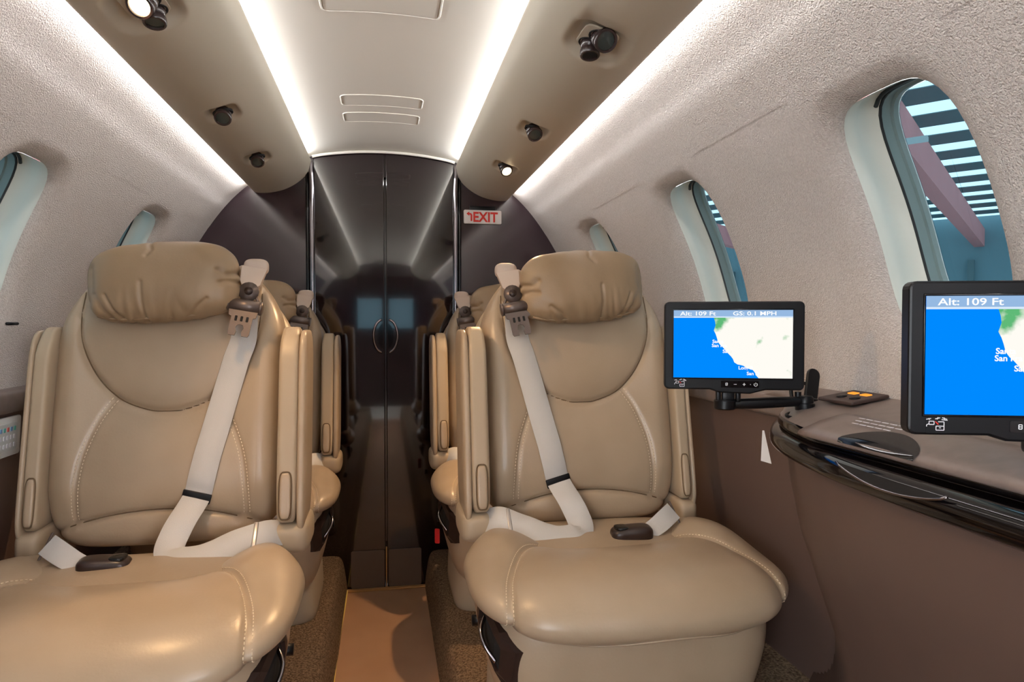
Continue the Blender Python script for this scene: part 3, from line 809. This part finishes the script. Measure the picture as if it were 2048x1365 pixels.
    u, P, Fc = superell((14,10,8), (.013,.016,.0045), 3, 3, 'z'); P = P + np.array([.032,1.195,ctopz(.052,1.195)+.0265]); put('buckle_button', P, Fc, M_GLOSSBLK, buck)
    ribbon('buckle_strap', [(.080,1.195,ctopz(.052,1.195)+.012),(.105,1.200,max(.518,ctopz(.105,1.2)+.012)),(.130,1.214,max(.529,ctopz(.13,1.214)+.014)),(.152,1.232,max(.536,ctopz(.152,1.232)+.016))], [(0,.75,.65),(0,.75,.65),(0,.72,.7),(0,.7,.7)], .036, .0022, M_BELT, root, 6, T)
    V, Fc = rbox_geo(.004,.004,.044,.001)
    put('buckle_anchor', [np.array([.156,1.236,.532])+np.array([v[0]+.25*v[2]*-1,v[1]+.6*v[2],v[2]*.85]) for v in V], Fc, M_HARD)
    return root
def ring_prism(out, k, th, d, x):
    """flat picture-frame ring in the (y,z) plane at x, thickness th outwards (-x)"""
    c = np.mean(np.array(out),axis=0); n = len(out); V = []
    inn = [tuple(c+(np.array(p)-c)*.72) for p in out]
    for (pts, xx) in ((out,x),(out,x-th),(inn,x-th),(inn,x)):
        V += [(xx,p[0],p[1]) for p in pts]
    Fc = []
    for a in range(3):
        for i in range(n): Fc.append((a*n+i, a*n+(i+1)%n, (a+1)*n+(i+1)%n, (a+1)*n+i))
    return V, Fc

seatR = seat(1, 'cabin_seat', 'tan leather cabin seat beside the side console, nearer seat on the right')
seatL = seat(-1, 'cabin_seat', 'tan leather cabin seat in the left foreground, cut off by the frame edge', .055)
def copy_tree(o, parent=None):
    c = o.copy(); COL.objects.link(c)
    if parent is not None: c.parent = parent
    for ch in list(o.children): copy_tree(ch, c)
    return c
rR = copy_tree(seatR); rR.location = (.392, Y0+.76, ZB-.022); rR['label'] = 'tan leather cabin seat mostly hidden behind the nearer right seat by the dark doors'
rL = copy_tree(seatL); rL.location = (-.392, Y0+.76, ZB-.022); rL['label'] = 'tan leather cabin seat mostly hidden behind the nearer left seat by the dark doors'
for ch in rL.children:
    if ch.name.startswith(('seat_cushion','skirt')): ch.location.y = 0; ch.scale.y = 1

# ================================================================== READING LAMPS
def reading_lamp(side, x, y, z, big, lit, label, aim, r=1.):
    root = empty('reading_lamp', (side*x, y, z), label, 'reading lamp', 'reading lamps')
    # base plate sunk in the dish; local frame: tilt with the rail
    nrm = Vector((-side*.30, 0, -1)).normalized(); ax = Vector((0,1,0)); sx = nrm.cross(ax)
    fr = frame4((0,0,0), sx, ax, nrm)
    if big: prism('base_plate', rrect(.058,.072,.014,4), .003, M_RAIL, root, fr, .001)
    def ball(cx, cy, aimv, rb, lens_m, nm):
        c = sx*cx + ax*cy
        a = Vector(aimv).normalized()
        lathe('socket', [(rb*1.25,0),(rb*1.25,.0045),(rb*1.1,.0045),(rb*1.0,.002)], tuple(c), M_BLACKM, root, nrm, 24)
        b = lathe(nm, [(rb*math.sin(t), -rb*math.cos(t)) for t in np.linspace(.02,math.pi*.72,12)], tuple(c+nrm*.004), M_LAMPBODY, root, a, 24)
        e = c+nrm*.004 + a*rb*.62
        lathe('collar', [(rb*.80,0),(rb*1.02,.001),(rb*1.05,.004),(rb*1.05,.0105),(rb*.98,.012),(rb*.82,.012),(rb*.78,.009)], tuple(e), M_LAMPBODY, b, a, 28)
        lathe('lens', [(rb*.80,.0092),(rb*.5,.0102),(.0002,.0106)], tuple(e), lens_m, b, a, 24)
        return c + e*0 + a*rb*1.2
    if big:
        p = ball(0.004, -.013, aim[0], .0175*r, M_LENS_ON if lit else M_LENS_OFF, 'lamp_head')
        ball(-.006*side, .020, aim[1], .0155*r, M_LENS_OFF if lit else M_BLACKM, 'air_nozzle')
    else:
        p = ball(0, 0, aim[0], .0165*r, M_LENS_ON if lit else M_LENS_OFF, 'lamp_head')
    if lit:
        L = bpy.data.lights.new('lamp_spot', 'SPOT'); L.energy = lit; L.color = (1,.62,.30); L.spot_size = math.radians(95); L.spot_blend = .5; L.shadow_soft_size = .012
        lo = bpy.data.objects.new('lamp_spot', L); COL.objects.link(lo); lo.parent = root
        lo.location = Vector(p) + Vector(aim[0]).normalized()*.012
        lo.rotation_mode = 'QUATERNION'; lo.rotation_quaternion = Vector(aim[2] if len(aim) > 2 else aim[0]).to_track_quat('-Z','Y')
    return root
reading_lamp(-1, .335, 1.05, 1.358, True, 12., 'lit reading lamp with air nozzle on the left rail, nearest the camera', [(-.10,-.75,-.72),(.10,-.25,-1),(.55,.0,-1)])
reading_lamp(1, .335, 1.045, 1.358, True, 0, 'unlit reading lamp with air nozzle on the right rail, nearest the camera', [(.05,-.80,-.55),(-.05,-.2,-1)])
reading_lamp(-1, .335, 1.52, 1.349, False, 0, 'small unlit air nozzle midway along the left rail', [(.1,-.75,-.75)])
reading_lamp(1, .335, 1.52, 1.349, False, 0, 'small unlit air nozzle midway along the right rail', [(.1,-.75,-.75)])
reading_lamp(-1, .335, 1.905, 1.349, False, 0, 'small dark nozzle on the left rail nearest the dark doors', [(.15,-.70,-.75)])
reading_lamp(1, .335, 1.89, 1.349, False, 24., 'small glowing lamp on the right rail above the exit sign', [(.15,-.75,-.75),(0,0,-1),(-.28,-.35,-1)])

# ================================================================== CEILING HATCHES
def hatch(x0, x1, y0, y1, label, r=.014):
    root = empty('ceiling_hatch', ((x0+x1)/2,(y0+y1)/2,zceil(0)-.004), label, 'ceiling hatch', 'ceiling hatches')
    cx, cyy = (x0+x1)/2, (y0+y1)/2; c = np.array(root.location)
    out = rrect(x1-x0, y1-y0, r, 5, cx, cyy)
    dense = []
    for a, b in zip(out, out[1:]+out[:1]):
        n = max(1, int(math.dist(a,b)/.02)); dense += [(a[0]+(b[0]-a[0])*i/n, a[1]+(b[1]-a[1])*i/n) for i in range(n)]
    path = [np.array([p[0],p[1],zceil(p[0])-.0008])-c for p in dense]
    tube('hatch_edge', path, .0019, M_CEIL, root, 6, True)
    k = 16
    xs_ = np.linspace(x0+.004,x1-.004,k); 
    rows = [[np.array([x,y,zceil(x)-.0016])-c for x in xs_] for y in (y0+.003, y1-.003)]
    fixn(new('hatch_panel', *grid(rows), M_CEIL, root))
hatch(-.113,.103,.96,1.305,'large rounded ceiling hatch cut off by the top edge')
hatch(-.110,.098,1.77,1.853,'shallow ceiling hatch, upper of the pair before the doors')
hatch(-.112,.096,1.915,1.998,'shallow ceiling hatch, lower of the pair nearest the doors')

# ================================================================== EXIT SIGN
es = empty('exit_sign', (.332, YB-.010, 1.2725), 'white exit sign with red letters on the dark panel right of the doors', 'sign')
prism('sign_box', rrect(.131,.047,.004,3), .010, mat('sign_white',(236,232,230),.4), es, frame4((0,.0,0),(1,0,0),(0,0,1),(0,1,0)), .0015)
text('lettering', 'EXIT', .047, frame4((-.035,-.001,-.0165),(1,0,0),(0,0,1),(0,-1,0)), M_RED, es, bold=.0012, sx=.90)
ar = [(-.057,.010),(-.047,.0175),(-.047,.0125),(-.040,.011),(-.037,.006),(-.037,-.015),(-.0425,-.015),(-.0425,.004),(-.044,.0068),(-.047,.0068),(-.047,.0025)]
prism('arrow', ar, .0008, M_RED, es, frame4((0,-.001,0),(1,0,0),(0,0,1),(0,-1,0)))
tag(rbox('sign_bracket', (.09,.006,.016), (.332,YB-.004,1.302), M_BLACK, None, .001), 'dark bracket above the white exit sign', 'bracket')

# ================================================================== MONITORS
def map_land():
    m = bpy.data.materials.new('screen_land'); m.use_nodes = True; nt = m.node_tree; nt.nodes.remove(nt.nodes['Principled BSDF'])
    tc = nt.nodes.new('ShaderNodeTexCoord'); n = nt.nodes.new('ShaderNodeTexNoise'); n.inputs['Scale'].default_value = 45; n.inputs['Detail'].default_value = 6
    sp = nt.nodes.new('ShaderNodeSeparateXYZ'); mr = nt.nodes.new('ShaderNodeMapRange')
    nt.links.new(tc.outputs['Object'], n.inputs['Vector']); nt.links.new(tc.outputs['Object'], sp.inputs[0])
    # vegetation: strongest in the north-west corner of the map, fading inland
    ma = nt.nodes.new('ShaderNodeMath'); ma.operation = 'MULTIPLY_ADD'; ma.inputs[1].default_value = -1.15; nt.links.new(sp.outputs['Z'], ma.inputs[0]); nt.links.new(sp.outputs['X'], ma.inputs[2])
    nt.links.new(ma.outputs[0], mr.inputs['Value']); mr.inputs['From Min'].default_value = -.085; mr.inputs['From Max'].default_value = -.020; mr.inputs['To Min'].default_value = .30; mr.inputs['To Max'].default_value = -.12
    ad = nt.nodes.new('ShaderNodeMath'); ad.operation = 'ADD'; nt.links.new(n.outputs['Fac'], ad.inputs[0]); nt.links.new(mr.outputs[0], ad.inputs[1])
    r = nt.nodes.new('ShaderNodeValToRGB'); r.color_ramp.elements[0].position = .52; r.color_ramp.elements[0].color = lin((255,252,244)); r.color_ramp.elements[1].position = .70; r.color_ramp.elements[1].color = lin((96,186,120))
    nt.links.new(ad.outputs[0], r.inputs['Fac'])
    e = nt.nodes.new('ShaderNodeEmission'); nt.links.new(r.outputs['Color'], e.inputs[0]); e.inputs[1].default_value = 1.0
    nt.links.new(e.outputs[0], nt.nodes['Material Output'].inputs['Surface']); return m
M_LAND = map_land()
def monitor(label, left, right, zc, W_, H_, lean=0.):
    """screen facing the camera side; left/right are the (x,y) ends of its plane"""
    a = Vector((left[0],left[1],0)); b = Vector((right[0],right[1],0)); ex_ = (b-a).normalized(); nrm = Vector((ex_.y,-ex_.x,0)); 
    if nrm.y > 0: nrm = -nrm
    c = (a+b)/2; root = empty('seat_monitor', (c.x,c.y,zc), label, 'monitor', 'seat monitors')
    root.rotation_euler = (0,0,math.atan2(ex_.y,ex_.x))
    # local: x right, -y towards viewer, z up
    w, h = W_/2, H_/2
    out = rrect(W_, H_, .007, 4); out = [p for p in out]
    # hump under the lower edge for the controls
    body = [p for p in out if not (p[1] < -h+.0001 and abs(p[0]) < w-.008)]
    i0 = max(range(len(body)), key=lambda i: (body[i][1] < -h+.002, -body[i][0]))
    top = [p for p in out if p[1] > 0]; 
    lowL = sorted([p for p in out if p[1] <= 0 and p[0] < 0], key=lambda p: (-p[1], p[0]))
    lowR = sorted([p for p in out if p[1] <= 0 and p[0] > 0], key=lambda p: (p[1], p[0]))
    topR = sorted([p for p in top if p[0] > 0], key=lambda p: (p[1], -p[0])); topL = sorted([p for p in top if p[0] < 0], key=lambda p: (-p[1], -p[0]))
    hump = [(-w*.34,-h),(-w*.20,-h-.0045),(w*.24,-h-.0060),(w*.38,-h-.0020),(w*.46,-h)]
    outl = topR + topL + lowL + hump + lowR
    prism('housing', outl, .016, M_BLACK, root, frame4((0,0,0),(1,0,0),(0,0,1),(0,1,0)), .0022)
    sx0, sx1, sz0, sz1 = -w+W_*.066, w-W_*.086, -h+H_*.135, h-H_*.098
    sw, sh = sx1-sx0, sz1-sz0
    def quad(nm, x0,x1,z0,z1, d, m, p): return new(nm, [(x0,-d,z0),(x1,-d,z0),(x1,-d,z1),(x0,-d,z1)], [(0,1,2,3)], m, p, False)
    bz = tube('screen_bezel', [(sx0-.0012,-.0003,sz0-.0012),(sx1+.0012,-.0003,sz0-.0012),(sx1+.0012,-.0003,sz1+.0012),(sx0-.0012,-.0003,sz1+.0012)], .0010, M_GLOSSBLK, root, 4, True)
    s = quad('screen', sx0, sx1, sz0, sz1, .0008, M_SEA, root)
    coast = [(.34,.105),(.352,.17),(.356,.225),(.342,.30),(.357,.35),(.367,.40),(.378,.47),(.395,.51),(.42,.55),(.445,.60),(.47,.65),(.488,.68),(.505,.72),(.516,.77),(.544,.80),(.57,.808),(.594,.82),(.62,.85),(.644,.866),(.672,.88),(.69,.92),(.70,.96),(.72,1.0),(1,1.0),(1,.105)]
    V = [(sx0+u_*sw,-.0011,sz1-v_*sh) for u_,v_ in coast]
    me = new('map_land', V, [tuple(range(len(V)))], M_LAND, s, False); bm = bmesh.new(); bm.from_mesh(me.data); bmesh.ops.triangulate(bm, faces=bm.faces); bm.to_mesh(me.data); bm.free()
    quad('header_bar', sx0, sx1, sz1-.095*sh, sz1, .0012, M_HEAD, s); quad('header_rule', sx0, sx1, sz1-.112*sh, sz1-.093*sh, .00125, M_HEADLINE, s)
    def tx(t_, u_, v_, sz, sxk=1., b_=.0): return text('lettering', t_, sz, frame4((sx0+u_*sw,-.0014,sz1-v_*sh),(1,0,0),(0,0,1),(0,-1,0)), M_TXT, s, .00005, bold=b_, sx=sxk)
    tx('Alt: 109 Ft', .055, .078, .074*sh/.75*.85, 1.42, .0001); tx('GS: 0.1 MPH', .50, .078, .074*sh/.75*.85, 1.42, .0001)
    for t_, u_, v_ in (('Santa', .33,.485),('San Fra', .325,.545),('Sal', .417,.63),('Long B', .55,.872),('San D', .62,.955)):
        tx(t_, u_, v_, .070*sh, 1.05, .00014)
    # control strip and stow pictogram
    zc_ = (-h + sz0)/2 - .0006
    pnl = prism('control_strip', rrect(W_*.27, .0098, .001, 2, W_*.045, zc_), .0008, M_GLOSSBLK, root, frame4((0,-.0006,0),(1,0,0),(0,0,1),(0,1,0)))
    def ln(p, q, t_=.0009, par=pnl, nm='icon_stroke', m=M_PRINT):
        p, q = Vector(p), Vector(q); d = (q-p).normalized(); s_ = Vector((-d.y,d.x))*t_/2
        pts = [p-s_, q-s_, q+s_, p+s_]; return new(nm, [(v_.x,-.0010,v_.y) for v_ in pts], [(0,1,2,3)], m, par, False)
    bx = W_*.045
    for k, dx in enumerate((-.095,-.034,.03,.075,.112)):
        X_ = bx + dx*W_
        if k == 0:
            for a_, b_ in (((X_-.0013,zc_+.0018),(X_+.0013,zc_+.0018)),((X_-.0013,zc_),(X_+.0013,zc_)),((X_-.0013,zc_-.0018),(X_+.0013,zc_-.0018)),((X_-.0013,zc_-.0018),(X_-.0013,zc_+.0018)),((X_+.0013,zc_-.0018),(X_+.0013,zc_+.0018))): ln(a_,b_,.0007)
        elif k == 1: ln((X_-.0020,zc_),(X_+.0020,zc_))
        elif k == 2: ln((X_-.0020,zc_),(X_+.0020,zc_)); ln((X_,zc_-.0020),(X_,zc_+.0020))
        elif k == 3: ln((X_-.0005,zc_),(X_+.0005,zc_))
        else:
            ps = [(X_+.0024*math.sin(t_), zc_+.0024*math.cos(t_)) for t_ in np.linspace(.7,2*math.pi-.7,10)]
            for a_, b_ in zip(ps[:-1],ps[1:]): ln(a_,b_,.0007)
            ln((X_,zc_),(X_,zc_+.0030),.0007)
    px, pz = -w+W_*.125, zc_+.0005
    pic = [((-.010,.0005),(-.005,.0005)),((-.005,.0005),(-.005,.0040)),((-.005,.0040),(-.010,.0040)),((-.010,.0040),(-.010,.0005)),((-.0125,-.0018),(-.0125,.0002)),((-.0125,.0002),(-.010,.0012)),
           ((-.003,-.0055),(.005,-.0055)),((.005,-.0055),(.005,.0035)),((.005,.0035),(-.001,.0035)),((-.003,-.0055),(-.003,-.0012)),((-.003,-.0012),(.005,-.0012)),((.000,-.003),(.002,-.003)),((-.013,.0060),(-.008,.0070)),((-.0105,.0072),(-.0095,.0055)),((-.004,.0065),(.001,.0078)),((-.001,.0085),(-.002,.0060)),((.003,.0080),(.008,.0062)),((.005,.0082),(.0055,.0060)),((.0025,.0058),(.0085,.0052))]
    pg = prism('pictogram_base', rrect(.020,.014,.001,2,px,pz), .0003, M_BLACK, root, frame4((0,-.0003,0),(1,0,0),(0,0,1),(0,1,0)))
    for a_, b_ in pic: ln((px+a_[0]*.8,pz+a_[1]*.8),(px+b_[0]*.8,pz+b_[1]*.8),.0007, pg)
    ln((px-.003,pz+.003),(px-.0005,pz+.0005),.0009, pg, 'icon_stroke', M_RED)
    return root, Vector((ex_.x,ex_.y,0)), nrm
MW, MH = .2235, .1335
m1, e1, n1 = monitor('small black map monitor on a swing arm in front of the right seat', (.4075,.938), (.590,.876), .8695, .1975, .1290)
m2, e2, n2 = monitor('black map monitor closest to the camera, cut off by the right edge', (.441,.506), (.630,.447), .8715, .198, .1320)
# swing arm of the first monitor (in its local frame: x right, -y viewer)
def arm_parts(root, flip=1):
    rbox('neck', (.018,.010,.016), (-.006,.010,-.075), M_BLACK, root, .002)
    rbox('neck_clevis', (.007,.012,.018), (-.020,.010,-.074), M_BLACK, root, .002); rbox('neck_clevis', (.007,.012,.018), (.008,.010,-.074), M_BLACK, root, .002)
    lathe('pivot', [(.0001,-.008),(.014,-.008),(.016,-.006),(.016,.005),(.014,.007),(.0001,.007)], (-.010,.012,-.0865), M_BLACK, root, (0,0,1), 20)
    P = catmull([(-.010,.012,-.0865),(.03,.014,-.0855),(.07,.020,-.0835),(.105,.030,-.083)],6)
    tube('swing_arm', P, [.0068+.0015*math.sin(math.pi*i/(len(P)-1)) for i in range(len(P))], M_BLACK, root, 10)
    lathe('elbow', [(.0001,-.020),(.013,-.020),(.014,-.018),(.014,-.002),(.012,-.001),(.012,.006),(.010,.009),(.0001,.009)], (.108,.031,-.084), M_BLACK, root, (0,0,1), 20)
    lathe('elbow_cap', [(.005,0),(.005,.007),(.0001,.008)], (.098,.031,-.076), M_BLACK, root, (0,0,1), 12)
arm_parts(m1)
lathe('arm_base', [(.010,-.028),(.011,-.02),(.011,.0),(.0001,.0)], (.108,.031,-.103), M_BLACK, m1, (0,0,1), 16)
tube('cable', catmull([(.112,.045,-.088),(.145,.03,-.098),(.135,.005,-.108),(.105,.005,-.108),(.080,.020,-.104),(.092,.040,-.101),(.125,.05,-.098)],8), .0022, M_BLACK, m1, 8)
rbox('arm_stub', (.10,.02,.02), (.06,.025,-.075), M_BLACK, m2, .004)
# upright stowage handle beside the arm
hb = empty('latch_handle', (.637,.925,.778), 'upright black paddle handle standing on the console behind the swing arm', 'handle')
q = Matrix.Rotation(math.radians(20),4,'Y') @ Matrix.Rotation(math.radians(-18),4,'X')
pad = prism('paddle', [(p[0],p[1]) for p in rrect(.0215,.060,.010,5,0,.030)], .006, M_BLACK, hb, q @ frame4((0,0,0),(1,0,0),(0,0,1),(0,1,0)), .0015)
rbox('paddle_foot', (.026,.018,.016), (-.004,.002,.002), M_BLACK, hb, .003)
tube('loop', catmull([(-.018,.02,.004),(-.010,.035,.024),(.012,.04,.030),(.030,.035,.018),(.034,.03,.0)],6), .003, M_BLACK, hb, 8)

# ================================================================== SMALL THINGS
# white card tucked beside the console
cd = prism('paper_tag', [(0,0),(.017,-.004),(.005,.052),(.002,.052)], .0006, M_TAGPAPER, None, frame4((.628,1.048,.668),(.85,-.53,0),(0,0,1),(.53,.85,0)))
tag(cd, 'small white pointed paper tag stuck beside the console', 'tag')
rt = prism('red_tag', rrect(.014,.040,.003,3), .0015, M_REDTAG, None, frame4((.137,1.84,.322),(.9,-.43,0),(0,.05,1),(-.43,-.9,0)))
tag(rt, 'small red fabric tag hanging by the rear right seat', 'tag')
# control panel in the left wall
cp = empty('control_panel', (-.690,1.374,.693), 'white control panel with rows of small buttons in the left side panel', 'control panel')
px_ = Vector((0,1,0)); pz_ = Vector((.06,0,.99)).normalized(); pn = px_.cross(pz_); pn = pn if pn.x > 0 else -pn
prism('panel_plate', rrect(.120,.074,.006,4), .006, M_WHITE, cp, frame4(tuple(pn*-.001),px_,pz_,pn), .002)
prism('keypad', rrect(.092,.052,.008,4,-.003,0), .003, mat('keypad_white',(214,216,212),.45), cp, frame4(tuple(pn*.005),px_,pz_,pn), .001)
for r_ in range(3):
    for k in range(7):
        c_ = (M_PRINT if r_ else [mat('key_%d' % k, c, .5) for c in [((90,170,160),(210,90,80),(120,160,200))[k % 3]]][0])
        prism('key', rrect(.006,.008,.001,1,-.038+.0115*k,.015-.015*r_), .001, c_, cp, frame4(tuple(pn*.008),px_,pz_,pn))
# window shade pull on the left wall
sp_ = tube('shade_pull', [surf(-1,1.395,math.radians(9.5),-.004),surf(-1,1.42,math.radians(9.6),-.010)], .003, M_BLACK, None, 8)
tag(sp_, 'tiny black shade pull beside the large left window', 'shade pull')

# ================================================================== HANGAR OUTSIDE
hg = empty('hangar', (0,0,-1.3), 'steel hangar with skylight strips in its roof, outside the windows', 'building')
Rz = Matrix.Rotation(math.radians(-49), 3, 'Z')
def hb_(nm, size, loc, m, bev=0.):
    V, Fc = rbox_geo(*size, bev); V = [np.array(Rz @ Vector(v+np.array(loc))) for v in V]
    return new(nm, V, Fc, m, hg, False)
# local: y away along the big beam, x across; z from the ground
for k in range(-10, 18):
    hb_('roof_panel', (44,1.2,.02), (0,2.15*k,7.2), M_HROOF)
for k in range(-2, 4): hb_('roof_beam', (.4,62,.8), (9.*k-2.5,8,6.2), M_HBEAM)
hb_('hangar_side', (60,.2,7.2), (0,38,3.6), M_HWALL)
hb_('hangar_side', (.2,30,5.4), (-21,10,2.7), M_HWALL)
for k in range(-8,9): hb_('wall_post', (.25,.3,5.2), (2.8*k,37.8,2.6), M_HROOF)
for k in range(-3,4): hb_('ceiling_tube', (2.2,.18,.08), (6.2*k+3.4,14,5.5), M_TUBE)
hb_('blue_strap', (.10,.10,3.2), (2.6,12.5,4.1), M_BLUE)
gr = new('ground', [(-60,-60,-1.3),(60,-60,-1.3),(60,60,-1.3),(-60,60,-1.3)], [(0,1,2,3)], M_HFLOOR, smooth=False); tag(gr, kind='structure')
